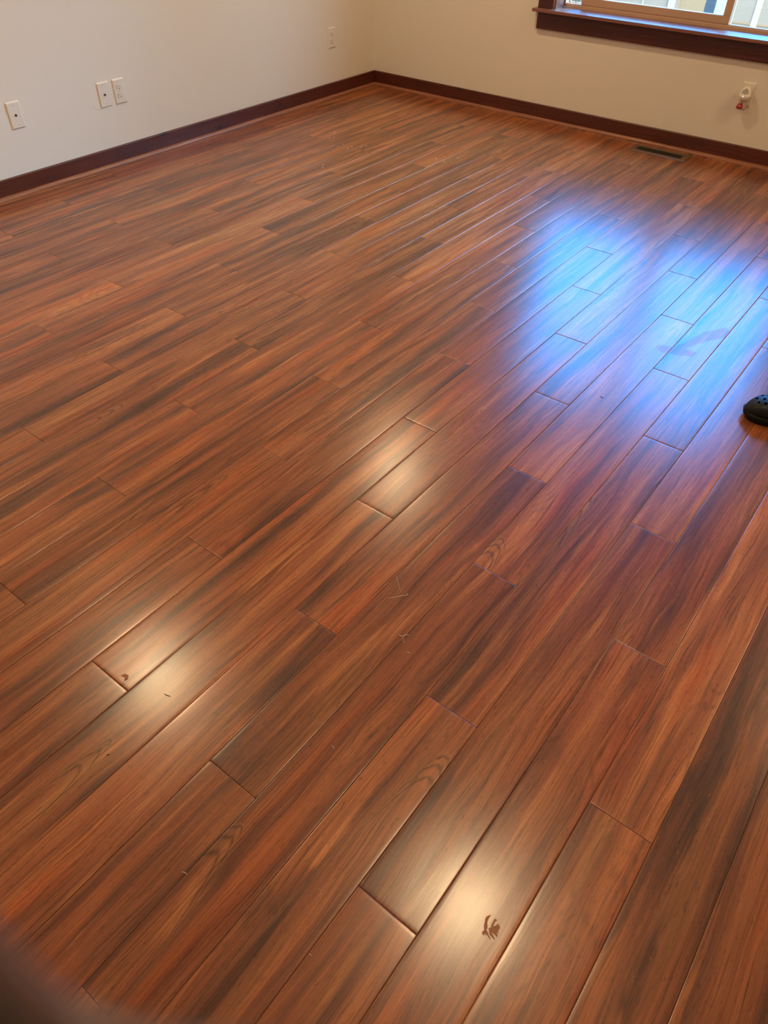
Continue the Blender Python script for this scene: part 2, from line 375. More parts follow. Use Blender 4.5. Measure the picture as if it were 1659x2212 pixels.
# printed figure of the boards: dark / orange streaks (x0,y0,x1,y1,half width,value) and cathedral arches (tip x, tip y, length, half width)
TONES = [(2.588, -3.804, 2.594, -3.609, 0.0126, -1), (2.867, -3.87, 2.871, -3.694, 0.0133, -0.8), (2.644, -3.744, 2.65, -3.67, 0.0184, -0.8), (2.973, -4.119, 2.981, -3.911, 0.0161, -0.9), (2.973, -4.188, 2.979, -4.076, 0.0132, -0.8), (3.226, -3.89, 3.249, -3.768, 0.0168, -0.9), (2.991, -3.736, 3.014, -3.661, 0.0227, -0.7), (3.066, -3.528, 3.067, -3.441, 0.013, -0.5), (2.727, -3.943, 2.727, -3.609, 0.0229, 0.9), (3.032, -4.141, 3.07, -3.824, 0.0155, 1), (3.098, -4.125, 3.109, -4.032, 0.0125, 0.8), (3.232, -3.916, 3.237, -3.607, 0.0107, 0.5), (3.07, -3.535, 3.081, -3.484, 0.0103, 0.6), (3.334, -3.751, 3.35, -3.513, 0.0168, -0.8), (3.08, -3.293, 3.093, -3.158, 0.0139, -0.5), (3.412, -3.432, 3.431, -3.251, 0.0088, 0.9), (3.608, -3.277, 3.617, -3.131, 0.0102, -0.9), (3.576, -3.446, 3.565, -3.366, 0.0098, -0.6), (3.615, -3.363, 3.623, -2.885, 0.0186, 0.9), (3.619, -3.554, 3.625, -3.39, 0.0129, 0.9), (3.591, -3.7, 3.605, -3.565, 0.0124, 0.8), (3.525, -3.752, 3.557, -3.579, 0.0127, -0.5), (3.412, -3.865, 3.435, -3.487, 0.0244, 0.5), (3.491, -3.983, 3.499, -3.865, 0.017, -0.9), (3.526, -3.895, 3.524, -3.855, 0.0119, -0.7), (3.608, -3.853, 3.597, -3.788, 0.0082, 0.5), (3.745, -3.91, 3.75, -3.781, 0.0066, -1), (3.804, -3.909, 3.786, -3.794, 0.0084, -0.9), (3.768, -3.779, 3.799, -3.681, 0.0134, -0.8), (3.822, -3.746, 3.836, -3.652, 0.0102, 0.7), (3.756, -4.089, 3.761, -4.072, 0.0078, -0.8), (3.807, -4.129, 3.809, -4.066, 0.0099, -0.9), (3.804, -4.212, 3.811, -4.167, 0.0083, -0.7), (3.75, -4.214, 3.756, -4.08, 0.0139, 0.6), (3.934, -4.111, 3.931, -4.032, 0.0102, 0.7), (3.213, -4.37, 3.231, -4.209, 0.0176, -0.6), (3.266, -4.366, 3.288, -4.241, 0.0169, 0.8), (3.323, -4.319, 3.309, -4.261, 0.0099, -0.8), (3.255, -4.47, 3.283, -4.383, 0.0201, -0.9), (3.297, -4.512, 3.277, -4.436, 0.0155, -0.7), (3.144, -4.335, 3.16, -4.181, 0.0131, 0.4), (3.122, -4.169, 3.136, -4.096, 0.008, 0.8), (3.489, -4.145, 3.494, -4.041, 0.0175, -0.8), (3.127, -4.684, 3.144, -4.629, 0.0095, -1), (3.044, -4.672, 3.057, -4.6, 0.0068, 1), (3.169, -4.595, 3.13, -4.485, 0.0083, 0.9), (2.982, -4.456, 2.991, -4.388, 0.0078, -0.9), (2.843, -4.665, 2.852, -4.465, 0.01, -0.8), (2.73, -4.623, 2.739, -4.529, 0.0097, 0.6), (2.898, -4.552, 2.903, -4.503, 0.0099, -0.5), (3.19, -4.503, 3.157, -4.431, 0.0118, -0.7), (2.581, -4.49, 2.589, -4.336, 0.0125, -0.9), (2.51, -4.163, 2.561, -3.989, 0.0174, -0.6), (2.591, -3.913, 2.591, -3.797, 0.009, -1), (2.342, -3.972, 2.344, -3.83, 0.0135, -0.8), (2.078, -4.132, 2.109, -3.978, 0.0164, -0.7), (2.346, -3.523, 2.386, -3.293, 0.0268, -0.9), (2.182, -3.215, 2.171, -2.822, 0.0321, -0.8), (2.001, -2.96, 2.023, -2.598, 0.0311, -0.8), (2.346, -3.552, 2.322, -3.184, 0.0137, 0.9), (2.226, -3.155, 2.252, -2.832, 0.0224, 0.5), (2.571, -3.045, 2.605, -2.805, 0.0311, -0.6), (1.692, -3.534, 1.693, -3.153, 0.0208, -0.9), (1.819, -3.942, 1.816, -3.497, 0.0135, -0.8), (1.539, -3.156, 1.561, -2.805, 0.0209, 0.7), (1.725, -3.496, 1.747, -2.939, 0.0131, 0.7), (0.741, -3.211, 0.736, -2.99, 0.031, -0.6)]
ARCHES = [(2.371, -3.666, 0.299, 0.02), (3.123, -4.366, 0.12, 0.026), (3.119, -4.515, 0.12, 0.028), (3.349, -4.105, 0.158, 0.03), (3.348, -4.013, 0.12, 0.026), (3.237, -3.114, 0.301, 0.024), (3.126, -3.416, 0.123, 0.028), (3.239, -3.249, 0.424, 0.022), (1.859, -3.648, 0.169, 0.022), (1.202, -3.351, 0.168, 0.02), (0.819, -3.158, 0.236, 0.02), (0.958, -2.504, 0.219, 0.022), (1.703, -1.585, 0.275, 0.025), (1.599, -0.334, 0.334, 0.022), (2.111, -0.622, 0.298, 0.024), (2.234, -0.319, 0.343, 0.024), (1.536, -2.032, 0.144, 0.022), (2.793, -4.405, 0.138, 0.02)]
def build_floor():
    rng = random.Random(11)
    verts, faces, uvs, rnd, edge, mi, tone, arch = [], [], [], [], [], [], [], []
    fu = [0, .0007, .0022, .008]; fz = {0: -.0008, .0007: -.00018, .0022: -.00005, .008: 0}
    def prof(L, mids):
        p = [(a, fz[a], 1.0 if a == 0 else (.45 if a == .0007 else 0)) for a in fu]
        p += [(L * m, 0, 0) for m in mids]
        p += [(L - a, fz[a], 1.0 if a == 0 else (.45 if a == .0007 else 0)) for a in fu[::-1]]
        return p
    for i in range(-19, 21):
        xa = X0 + i * PW; xb = xa + PW
        xa_c, xb_c = max(xa, 0), min(xb, RX)
        if xb_c - xa_c < .003: continue
        k = (i % 3) - 3 * 3
        while True:
            ya = Y0 - ST * k; yb = ya - PL
            k += 3
            if yb > 0: continue
            if ya < RY: break
            y_hi, y_lo = min(ya, 0), max(yb, RY)
            L = y_hi - y_lo; Wd = xb_c - xa_c
            r = (rng.random(), rng.random(), rng.random())
            tilt = rng.gauss(0, .0011); tl = rng.gauss(0, .00018); crown = rng.uniform(.00005, .0003)
            g = .0002
            nL = max(3, int(L / .035))
            pv = prof(Wd - 2 * g, [.14 + .72 * c / 10 for c in range(11)] if Wd > .05 else [.5]); pu = prof(L - 2 * g, [(c + .5) / nL for c in range(nL)])
            xm = xa_c + Wd / 2
            tl_ = [T for T in TONES if abs((T[0] + T[2]) / 2 - (xa + PW / 2)) < PW / 2 and min(T[1], T[3]) < y_hi and max(T[1], T[3]) > y_lo]
            al_ = [A for A in ARCHES if abs(A[0] - (xa + PW / 2)) < PW / 2 and y_lo < A[1] < y_hi + .05]
            base = len(verts); nv, nu = len(pv), len(pu)
            for (a, za, ea) in pu:
                for (b, zb, eb) in pv:
                    t = b / Wd - .5
                    z = za + zb + tilt * t * Wd + tl * (a - L / 2) - crown * 4 * t * t
                    verts.append((xa_c + g + b, y_hi - g - a, z))
                    edge.append(max(ea, eb)); uvs.append(((ya - y_hi) + a, (xa_c - xa) + b))
                    X, Y = xa_c + g + b, y_hi - g - a; tv = 0; av = -1
                    for x0, y0, x1, y1, hw, v in tl_:
                        t_ = (Y - y0) / (y1 - y0) if abs(y1 - y0) > 1e-4 else .5
                        if -.35 < t_ < 1.35:
                            tc_ = min(1, max(0, t_)); e_ = (X - (x0 + (x1 - x0) * tc_)) / hw
                            f_ = 1 - max(0, abs(t_ - .5) - .35) / .5
                            tv += v * math.exp(-e_ * e_) * max(0, f_)
                    for ax, ay, al, aw in al_:
                        av = max(av, (ay - Y) / al - ((X - ax) / aw) ** 2 * .5)
                    tone.append(tv); arch.append(av)
            for a in range(nu - 1):
                for b in range(nv - 1):
                    q = base + a * nv + b
                    faces.append((q, q + nv, q + nv + 1, q + 1)); rnd.append(r); mi.append(0)
            # skirt
            loop = [base + b for b in range(nv)] + [base + a * nv + nv - 1 for a in range(1, nu)] + [base + (nu - 1) * nv + b for b in range(nv - 2, -1, -1)] + [base + a * nv for a in range(nu - 2, 0, -1)]
            s0 = len(verts)
            for q in loop:
                x, y, z = verts[q]; verts.append((x, y, -.006)); edge.append(1.0); uvs.append(uvs[q]); tone.append(0); arch.append(-1)
            m = len(loop)
            for t in range(m):
                faces.append((loop[t], loop[(t + 1) % m], s0 + (t + 1) % m, s0 + t)); rnd.append(r); mi.append(1)
    # subfloor slab
    b0 = len(verts)
    for x, y, z in [(-TH, RY - TH, -.006), (RX + TH, RY - TH, -.006), (RX + TH, TH, -.006), (-TH, TH, -.006), (-TH, RY - TH, -.08), (RX + TH, RY - TH, -.08), (RX + TH, TH, -.08), (-TH, TH, -.08)]:
        verts.append((x, y, z)); edge.append(1); uvs.append((0, 0)); tone.append(0); arch.append(-1)
    for f in [(0, 1, 2, 3), (7, 6, 5, 4), (0, 4, 5, 1), (1, 5, 6, 2), (2, 6, 7, 3), (3, 7, 4, 0)]:
        faces.append(tuple(b0 + t for t in f)); rnd.append((0, 0, 0)); mi.append(1)
    me = bpy.data.meshes.new('floor'); me.from_pydata(verts, [], faces)
    uvl = me.uv_layers.new(name='plank')
    li = [0] * len(me.loops); me.loops.foreach_get('vertex_index', li)
    flat = [c for q in li for c in uvs[q]]; uvl.data.foreach_set('uv', flat)
    a = me.attributes.new('rnd', 'FLOAT_VECTOR', 'FACE'); a.data.foreach_set('vector', [c for r in rnd for c in r])
    a = me.attributes.new('edge', 'FLOAT', 'POINT'); a.data.foreach_set('value', edge)
    a = me.attributes.new('tone', 'FLOAT', 'POINT'); a.data.foreach_set('value', tone)
    a = me.attributes.new('arch', 'FLOAT', 'POINT'); a.data.foreach_set('value', arch)
    me.polygons.foreach_set('material_index', mi)
    me.polygons.foreach_set('use_smooth', [m == 0 for m in mi])
    me.update()
    return struct(link('floor', me, [M['floor'], M['sub']]))
build_floor()

# baseboards and quarter-round shoe
def run(name, axis, a, b, face, prof, mat):
    # prof: (depth from wall, z)
    bm = bmesh.new(); A = []; B = []
    for d, z in prof:
        if axis == 'y': A.append(bm.verts.new((face + d, a, z))); B.append(bm.verts.new((face + d, b, z)))
        else: A.append(bm.verts.new((a, face + d, z))); B.append(bm.verts.new((b, face + d, z)))
    n = len(prof)
    for i in range(n): bm.faces.new((A[i], A[(i + 1) % n], B[(i + 1) % n], B[i]))
    bm.faces.new(A[::-1]); bm.faces.new(B)
    return struct(from_bm(name, bm, mat))
BH = .0875
bp = [(0, -.003), (.014, -.003), (.014, BH - .003), (.0125, BH - .0008), (.011, BH), (0, BH)]
sh = [(.014, -.003), (.029, -.003)] + [(.014 + .015 * math.cos(t), .001 + .016 * math.sin(t)) for t in [PI / 2 * k / 6 for k in range(7)]]
neg = lambda p: [(-d, z) for d, z in p]
run('baseboard_left', 'y', RY, -.014, 0, bp, M['trim'])
run('baseboard_far', 'x', 0, RX, 0, neg(bp), M['trim'])
run('baseboard_right', 'y', RY, -.014, RX, neg(bp), M['trim'])
run('trim_1', 'y', RY, -.029, 0, sh, M['shoe'])
run('trim_2', 'x', .014, RX - .014, 0, neg(sh), M['shoe'])
run('trim_3', 'y', RY, -.029, RX, neg(sh), M['shoe'])

# ------------------------------------------------------------------ window
win = bpy.data.objects.new('window_1', None); COL.objects.link(win); struct(win)
CW = .090
box('sill', WX0 - .113, WX1 + .113, -.055, .004, WZ0 - .016, WZ0, M['sill'], win, .0015)
box('sill_board', WX0, WX1, .0055, .100, WZ0 - .016, WZ0, M['sill'], win, .0006)
box('apron', WX0 - .089, WX1 + .089, -.019, -.0005, WZ0 - .103, WZ0 - .0165, M['casing'], win, .001)
box('casing', WX0 - .004 - CW, WX0 - .004, -.019, -.0005, WZ0 + .0003, WZ1 + .005, M['casing'], win, .0012)
box('casing', WX1 + .004, WX1 + .004 + CW, -.019, -.0005, WZ0 + .0003, WZ1 + .005, M['casing'], win, .0012)
box('casing', WX0 - .11, WX1 + .11, -.022, -.0005, WZ1 + .0055, WZ1 + .105, M['casing'], win, .0012)
box('jamb', WX0 - .0005, WX0 + .012, .001, .100, WZ0, WZ1, M['sill'], win, .0006)
box('jamb', WX1 - .012, WX1 + .0005, .001, .100, WZ0, WZ1, M['sill'], win, .0006)
box('jamb', WX0, WX1, .001, .100, WZ1 - .012, WZ1 + .01, M['sill'], win, .0006)
FX0, FX1 = WX0 + .012, WX1 - .012
MX = 2.335
boxes('window_frame', [(FX0, FX1, .100, .155, WZ0 - .01, WZ0 + .016), (FX0, FX1, .100, .155, WZ1 - .032, WZ1 - .008),
      (FX0 - .01, FX0 + .012, .100, .155, WZ0, WZ1 - .01), (FX1 - .012, FX1 + .01, .100, .155, WZ0, WZ1 - .01), (2.295, MX, .128, .150, WZ0 + .016, WZ1 - .03)], M['vinyl'], win, .002)
g = box('pane', MX - .005, FX1 - .01, .136, .140, WZ0 + .012, WZ1 - .03, M['glass'], win)
sash = boxes('sliding_sash', [(1.468, MX, .102, .126, WZ0 + .022, WZ0 + .058), (1.468, MX, .102, .126, WZ1 - .07, WZ1 - .034),
      (1.468, 1.510, .102, .126, WZ0 + .058, WZ1 - .07), (2.294, MX, .102, .126, WZ0 + .058, WZ1 - .07)], M['vinyl'], win, .002)
box('track', FX0, FX1, .104, .122, WZ0 + .016, WZ0 + .0215, M['vinyl'], win)
g = box('pane', 1.508, 2.296, .112, .116, WZ0 + .056, WZ1 - .068, M['glass'], sash)
scr = boxes('screen_frame', [(FX0 + .012, MX - .02, .142, .152, WZ0 + .014, WZ0 + .026), (FX0 + .012, FX0 + .022, .142, .152, WZ0 + .026, WZ1 - .04), (1.462, 1.472, .142, .152, WZ0 + .026, WZ1 - .04)], M['white'], win, .001)
box('screen_mesh', FX0 + .02, 1.465, .147, .148, WZ0 + .024, WZ1 - .035, M['screen'], scr)

# blind cord hanging in front of the window
bm = bmesh.new()
cx, cyy, zb, hw_ = 1.400, .072, .5935, .046
pts = [(cx - hw_, cyy - .012, WZ1 - .02), (cx - hw_, cyy - .01, 1.2), (cx - hw_, cyy, .70), (cx - hw_, cyy, .63)]
pts += [(cx - hw_ * math.cos(t), cyy + .004 * math.sin(t), .612 - .0165 * math.sin(t)) for t in [PI * k / 10 for k in range(11)]]
pts += [(cx + hw_, cyy, .63), (cx + hw_, cyy, .70), (cx + hw_ * .6, cyy - .01, 1.2), (cx + .01, cyy - .012, WZ1 - .02)]
tube(bm, pts, .0014, 6)
tag(from_bm('blind_cord', bm, M['cord'], None, True), 'thin grey looped pull cord hanging at the left end of the window', 'cord')

# ------------------------------------------------------------------ ceiling lamps (seen only as reflections in the floor)
def make_lamp():
    t = thing('recessed_light', 'round recessed ceiling light', 'ceiling light', (0, 0, RZ))
    bm = bmesh.new(); lathe(bm, [(.076, -.001), (.076, -.010), (.092, -.008), (.096, -.001)], 32, cap=False)
    bm2 = bmesh.new(); lathe(bm2, [(.0001, -.0015), (.076, -.0015), (.076, -.0030), (.0001, -.0030)], 32, cap=False)
    from_bm('trim_ring', bm, M['white'], t, True); from_bm('lens', bm2, M['lens'], t)
    return t
lamp0 = make_lamp()
lamp_lab = ['round recessed ceiling light nearest the far left corner', 'round recessed ceiling light in front of the window on the right', 'round recessed ceiling light over the left near part of the floor', 'round recessed ceiling light closest to the camera on the right']
for i, (x, y) in enumerate(LAMPS):
    if i == 0: t = lamp0
    else:
        t = lamp0.copy(); COL.objects.link(t)
        for ch in list(lamp0.children):
            c = ch.copy(); COL.objects.link(c); c.parent = t
    t.location = (x, y, RZ); t['label'] = lamp_lab[i]; t['group'] = 'recessed ceiling lights'
    ld = bpy.data.lights.new('recessed_lamp_light', 'AREA'); ld.shape = 'DISK'; ld.size = .145; ld.energy = LAMP_W; ld.color = LAMP_COL
    lo = bpy.data.objects.new('recessed_lamp_light', ld); COL.objects.link(lo); lo.location = (x, y, RZ - .012)

# ------------------------------------------------------------------ wall plates.  local frame: x across the wall, y out of the wall towards -y, z up; centre at origin
def plate_mesh(holes=None):
    bm = bmesh.new(); W2, H2, D, b = .0355, .0572, .0058, .0042
    o = [(-W2, -H2), (W2, -H2), (W2, H2), (-W2, H2)]; i_ = [(-W2 + b, -H2 + b), (W2 - b, -H2 + b), (W2 - b, H2 - b), (-W2 + b, H2 - b)]
    i2 = [(x * .97, z * .985) for x, z in i_]
    L0 = [bm.verts.new((x, 0, z)) for x, z in o]; L1 = [bm.verts.new((x, -.0022, z)) for x, z in o]
    L2 = [bm.verts.new((x, -D + .0004, z)) for x, z in i_]; L3 = [bm.verts.new((x, -D, z)) for x, z in i2]
    for A, B in ((L0, L1), (L1, L2), (L2, L3)):
        for k in range(4): bm.faces.new((A[k], A[(k + 1) % 4], B[(k + 1) % 4], B[k]))
    bm.faces.new(L3); bm.faces.new(L0[::-1])
    return bm
RXM = Matrix.Rotation(PI / 2, 4, 'X')   # lathe axis z -> -y
def disc_at(bm, x, z, prof, seg=16, y=-.0058): lathe(bm, prof, seg, Matrix.Translation((x, y, z)) @ RXM)
def screw(parent, z, y=-.0058, x=0):
    bm = bmesh.new(); disc_at(bm, x, z, [(.0001, -.0002), (.0033, -.0002), (.0033, .0004), (.0025, .0010), (.0001, .0012)], 12, y)
    o = from_bm('screw', bm, M['plate'], parent)
    box('screw_slot', x - .0028, x + .0028, y - .00135, y - .0010, z - .0004, z + .0004, M['dark'], o)
def make_coax(label, loc, rz):
    t = thing('coax_wall_plate', label, 'wall plate', loc, (0, 0, rz))
    from_bm('cover_plate', plate_mesh(), M['plate'], t)
    bm = bmesh.new(); disc_at(bm, 0, 0, [(.0001, 0), (.0056, 0), (.0056, .0012), (.0001, .0012)], 6)
    nut = from_bm('jack_nut', bm, M['dark'], t)
    bm = bmesh.new(); disc_at(bm, 0, 0, [(.0001, .001), (.0042, .001), (.0042, .0062), (.0030, .0066), (.0001, .0058)], 16)
    from_bm('jack', bm, M['ventd'], t, False)
    screw(t, .0415); screw(t, -.0415)
    return t
def make_outlet(label, loc, rz, group=None):
    t = thing('wall_outlet', label, 'electrical outlet', loc, (0, 0, rz), group=group)
    from_bm('cover_plate', plate_mesh(), M['plate'], t)
    for s in (1, -1):
        zc = s * .0195
        bm = bmesh.new(); pts = []
        for k in range(28):
            a = 2 * PI * k / 28; pts.append((.0172 * math.cos(a), max(-.0142, min(.0142, .0172 * math.sin(a)))))
        for y0, y1, sc in ((-.0057, -.0074, 1.0),):
            A = [bm.verts.new((x * sc, y0, zc + z * sc)) for x, z in pts]; B = [bm.verts.new((x * sc * .97, y1, zc + z * sc * .97)) for x, z in pts]
            for k in range(28): bm.faces.new((A[k], A[(k + 1) % 28], B[(k + 1) % 28], B[k]))
            bm.faces.new(B); bm.faces.new(A[::-1])
        f = from_bm('socket_face', bm, M['plate'], t)
        box('slot', -.0072, -.0054, -.0077, -.0073, zc - .001, zc + .0075, M['dark'], f)
        box('slot', .0054, .0072, -.0077, -.0073, zc, zc + .0065, M['dark'], f)
        bm = bmesh.new(); disc_at(bm, 0, zc - .0072, [(.0001, 0), (.0028, 0), (.0028, .0004), (.0001, .0004)], 12, -.0073)
        from_bm('ground_hole', bm, M['dark'], f)
        box('rim_line', -.0168, -.0164, -.0076, -.006, zc - .010, zc + .010, M['dark'], f)
    screw(t, 0)
    return t
make_coax('almond coax wall plate nearest the left edge, standing alone', (0, -2.754, .3395), PI / 2)
make_coax('almond coax wall plate left of the outlet in the side-by-side pair', (0, -2.252, .3352), PI / 2)
make_outlet('almond duplex outlet right of the coax plate in the side-by-side pair', (0, -2.158, .3352), PI / 2)
make_outlet('almond duplex outlet on the left wall near the room corner', (0, -.4575, .345), PI / 2)
make_outlet('almond outlet under the window holding the red air freshener', (2.567, 0, .334), 0)

# ------------------------------------------------------------------ plug-in air freshener
af = thing('air_freshener', 'white plug-in air freshener with red refill on the outlet under the window', 'air freshener', (2.5675, 0, .334))
af.scale = (1.12, 1.04, 1.06)
def superell(bm, secs, seg=24):
    rings = []
    for z, cx, cy, rx, ry, p in secs:
        ring = []
        for k in range(seg):
            a = 2 * PI * k / seg; c, s = math.cos(a), math.sin(a)
            ring.append(bm.verts.new((cx + rx * math.copysign(abs(c) ** (2 / p), c), cy + ry * math.copysign(abs(s) ** (2 / p), s), z)))
        rings.append(ring)
    for A, B in zip(rings, rings[1:]):
        for k in range(seg): bm.faces.new((A[k], A[(k + 1) % seg], B[(k + 1) % seg], B[k]))
    bm.faces.new(rings[0][::-1]); bm.faces.new(rings[-1])
bm = bmesh.new()
superell(bm, [(-.020, 0, -.036, .014, .016, 2.4), (-.012, 0, -.036, .023, .023, 2.3), (-.002, 0, -.034, .0275, .0255, 2.3), (.004, 0, -.034, .028, .026, 2.3), (.006, 0, -.034, .0255, .0245, 2.3),
              (.016, 0, -.033, .0245, .023, 2.2), (.026, 0, -.031, .0215, .0205, 2.2), (.034, 0, -.028, .0165, .016, 2.1), (.039, 0, -.025, .0095, .010, 2), (.0405, 0, -.023, .002, .003, 2)])
body = from_bm('housing', bm, M['white'], af, True)
box('plug_block', -.015, .015, -.020, -.0085, -.016, .016, M['white'], af, .002)
def shellpt(x, z):
    # front surface y of upper dome at (x,z)
    secs = [(.006, -.034, .0255, .0245), (.016, -.033, .0245, .023), (.026, -.031, .0215, .0205), (.034, -.028, .0165, .016), (.039, -.025, .0095, .010)]
    for a, b in zip(secs, secs[1:]):
        if a[0] <= z <= b[0]:
            t = (z - a[0]) / (b[0] - a[0]); cy, rx, ry = [a[k] + (b[k] - a[k]) * t for k in (1, 2, 3)]
            return cy - ry * math.sqrt(max(0, 1 - (x / rx) ** 2))
    return -.03
for k in range(-3, 4):
    bm = bmesh.new(); x = k * .0052; top = .035 - abs(k) * .003
    pts = []
    for j in range(7):
        z = .010 + (top - .010) * j / 6; xx = x * (1 - .28 * j / 6)
        pts.append((xx, shellpt(xx, z) - .0002, z))
    tube(bm, pts, .0011, 6); from_bm('vent_slot', bm, M['dark'], body, True)
bm = bmesh.new(); lathe(bm, [(.0001, -.0022), (.0016, -.0016), (.0023, 0), (.0016, .0016), (.0001, .0022)], 10, Matrix.Translation((-.003, -.0605, .0005)))
from_bm('indicator_light', bm, M['led'], body, True)
bm = bmesh.new(); superell(bm, [(-.024, 0, -.034, .010, .010, 2), (-.020, 0, -.034, .011, .011, 2)])
bot = None
bm2 = bmesh.new()
superell(bm2, [(-.062, -.002, -.032, .021, .014, 3), (-.060, -.002, -.032, .0225, .0155, 3), (-.052, -.002, -.032, .022, .015, 3), (-.040, -.001, -.032, .018, .0135, 2.6), (-.030, 0, -.033, .013, .012, 2.2), (-.024, 0, -.034, .010, .010, 2)])
bot = from_bm('refill_bottle', bm2, M['clear'], af, True)
from_bm('bottle_collar', bm, M['white'], bot, True)
bm = bmesh.new()
superell(bm, [(-.0572, -.005, -.0335, .0188, .0148, 3), (-.050, -.005, -.0335, .019, .0148, 3), (-.040, -.004, -.0335, .0155, .0130, 2.6), (-.033, -.002, -.034, .012, .0115, 2.2)])
from_bm('red_label', bm, M['red'], bot, True)
box('label_mark', -.012, -.001, -.0488, -.0483, -.0475, -.0455, M['white'], bot)
box('wick', -.0018, .0018, -.0485, -.0468, -.0405, -.030, M['dark'], bot)

# ------------------------------------------------------------------ floor register
vx0, vx1, vy0, vy1 = 2.056, 2.392, -.199, -.072
reg = thing('floor_vent', 'brown metal floor register with dark slots at the far baseboard', 'floor vent', ((vx0 + vx1) / 2, (vy0 + vy1) / 2, 0))
hx, hy = (vx1 - vx0) / 2, (vy1 - vy0) / 2
ix, iy = hx - .034, hy - .030
bm = bmesh.new()
def ringv(a, b, z): return [bm.verts.new(p) for p in ((-a, -b, z), (a, -b, z), (a, b, z), (-a, b, z))]
R_ = [ringv(hx, hy, .0004), ringv(hx, hy, .0022), ringv(hx - .006, hy - .006, .0058), ringv(ix + .003, iy + .003, .0058), ringv(ix, iy, .0048), ringv(ix, iy, .0008)]
for A, B in zip(R_, R_[1:]):
    for k in range(4): bm.faces.new((A[k], A[(k + 1) % 4], B[(k + 1) % 4], B[k]))
from_bm('frame', bm, M['vent'], reg)
box('duct', -ix, ix, -iy, iy, .0004, .0012, M['dark'], reg)
NS = 24
for k in range(1, NS):
    x = -ix + 2 * ix * k / NS
    bm = bmesh.new(); add_box(bm, -.0014, .0014, -iy, iy, -.0016, .0016)
    for v in bm.verts: v.co = Matrix.Rotation(.6, 3, 'Y') @ v.co + Vector((x, 0, .0030))
    from_bm('louver', bm, M['ventd'], reg)
bm = bmesh.new(); lathe(bm, [(.0001, .0058), (.0028, .0058), (.0028, .0064), (.0001, .0068)], 12, Matrix.Translation((-hx + .018, -.030, 0)))
from_bm('screw', bm, M['dark'], reg)
box('damper_lever', -ix - .009, -ix - .006, -.004, .012, .0055, .0105, M['vent'], reg, .0005)

# ------------------------------------------------------------------ black clog (toe enters the picture at the right edge)
CA = math.radians(27)
clog = thing('clog', 'black foam clog with round holes over the toe, at the right edge', 'shoe', (3.440, -2.467, 0), (0, 0, CA))
SL = [(0, 0), (.004, .018), (.015, .033), (.035, .0455), (.060, .052), (.090, .0545), (.120, .0525), (.150, .047), (.180, .042), (.210, .0405), (.240, .039), (.262, .033), (.276, .020), (.282, 0)]
def halfw(s):
    for a, b in zip(SL, SL[1:]):
        if a[0] <= s <= b[0]:
            t = (s - a[0]) / (b[0] - a[0]); t = t * t * (3 - 2 * t) if s > .1 else t
            return a[1] + (b[1] - a[1]) * t
    return 0
def outline(sc=1.0, off=0.0):
    up = []
    for s, h in SL: up.append((s, h))
    pts = [(s, -h) for s, h in up] + [(s, h) for s, h in up[-2:0:-1]]
    c = (.14, 0)
    out = []
    for x, y in pts:
        d = math.hypot(x - c[0], y - c[1]); out.append((c[0] + (x - c[0]) * (d + off) / d, y * (d + off) / d))
    return out
bm = bmesh.new(); rings = []
for z, off in ((0, -.006), (.004, -.001), (.010, .001), (.018, .0015), (.023, .0005), (.026, -.003)):
    rings.append([bm.verts.new((x, y, z + (.010 * max(0, 1 - x / .05) ** 2 if z < .02 else .003 * max(0, 1 - x / .05)))) for x, y in outline(1, off)])
n_ = len(rings[0])
for A, B in zip(rings, rings[1:]):
    for k in range(n_): bm.faces.new((A[k], A[(k + 1) % n_], B[(k + 1) % n_], B[k]))
bm.faces.new(rings[0][::-1]); bm.faces.new(rings[-1])
sole = from_bm('sole', bm, M['rubber2'], clog, True)
# upper: toe box dome from s=.003 to .155, then low side walls to the heel
def top_h(s):
    t = min(1, max(0, s / .055)); return .026 + .043 * math.sin(t * PI / 2) ** .8 + .010 * min(1, max(0, (s - .075) / .08))
bm = bmesh.new(); secs = []; NA = 18
for s in [.002, .006, .012, .020, .030, .042, .056, .072, .090, .110, .130, .148, .158]:
    hw = max(.003, halfw(s) - .0035); H = top_h(s); row = []
    for k in range(NA + 1):
        a = PI * k / NA
        c = math.cos(a); sn = math.sin(a)
        y = hw * math.copysign(abs(c) ** .72, c); z = .022 + (H - .022) * sn ** .62
        row.append(bm.verts.new((s, y, z)))
    secs.append(row)
for A, B in zip(secs, secs[1:]):
    for k in range(NA): bm.faces.new((A[k], A[k + 1], B[k + 1], B[k]))
bm.faces.new(secs[0])
upper = from_bm('upper', bm, M['rubber'], clog, True)
sm = upper.modifiers.new('thick', 'SOLIDIFY'); sm.thickness = .004; sm.offset = -1
# heel collar
bm = bmesh.new(); inn, outr = [], []
hs = [(s, h) for s, h in SL if s >= .14]; hs = [(.150, .0465)] + [x for x in hs if x[0] > .15]
path = [(s, -h) for s, h in hs] + [(s, h) for s, h in hs[-2::-1]]
for i, (x, y) in enumerate(path):
    t = min(1, (x - .15) / .12); zt = .072 - .030 * math.sin(min(1, t * 1.3) * PI) + .004 * t
    d = math.hypot(x - .19, y); f1 = (d - .002) / d; f2 = (d - .0065) / d
    outr.append([bm.verts.new((.19 + (x - .19) * f1, y * f1, z)) for z in (.022, zt)]); inn.append([bm.verts.new((.19 + (x - .19) * f2, y * f2, z)) for z in (.022, zt)])
for i in range(len(path) - 1):
    bm.faces.new((outr[i][0], outr[i + 1][0], outr[i + 1][1], outr[i][1])); bm.faces.new((inn[i][0], inn[i][1], inn[i + 1][1], inn[i + 1][0])); bm.faces.new((outr[i][1], outr[i + 1][1], inn[i + 1][1], inn[i][1]))
from_bm('heel_collar', bm, M['rubber'], clog, True)
bm = bmesh.new()
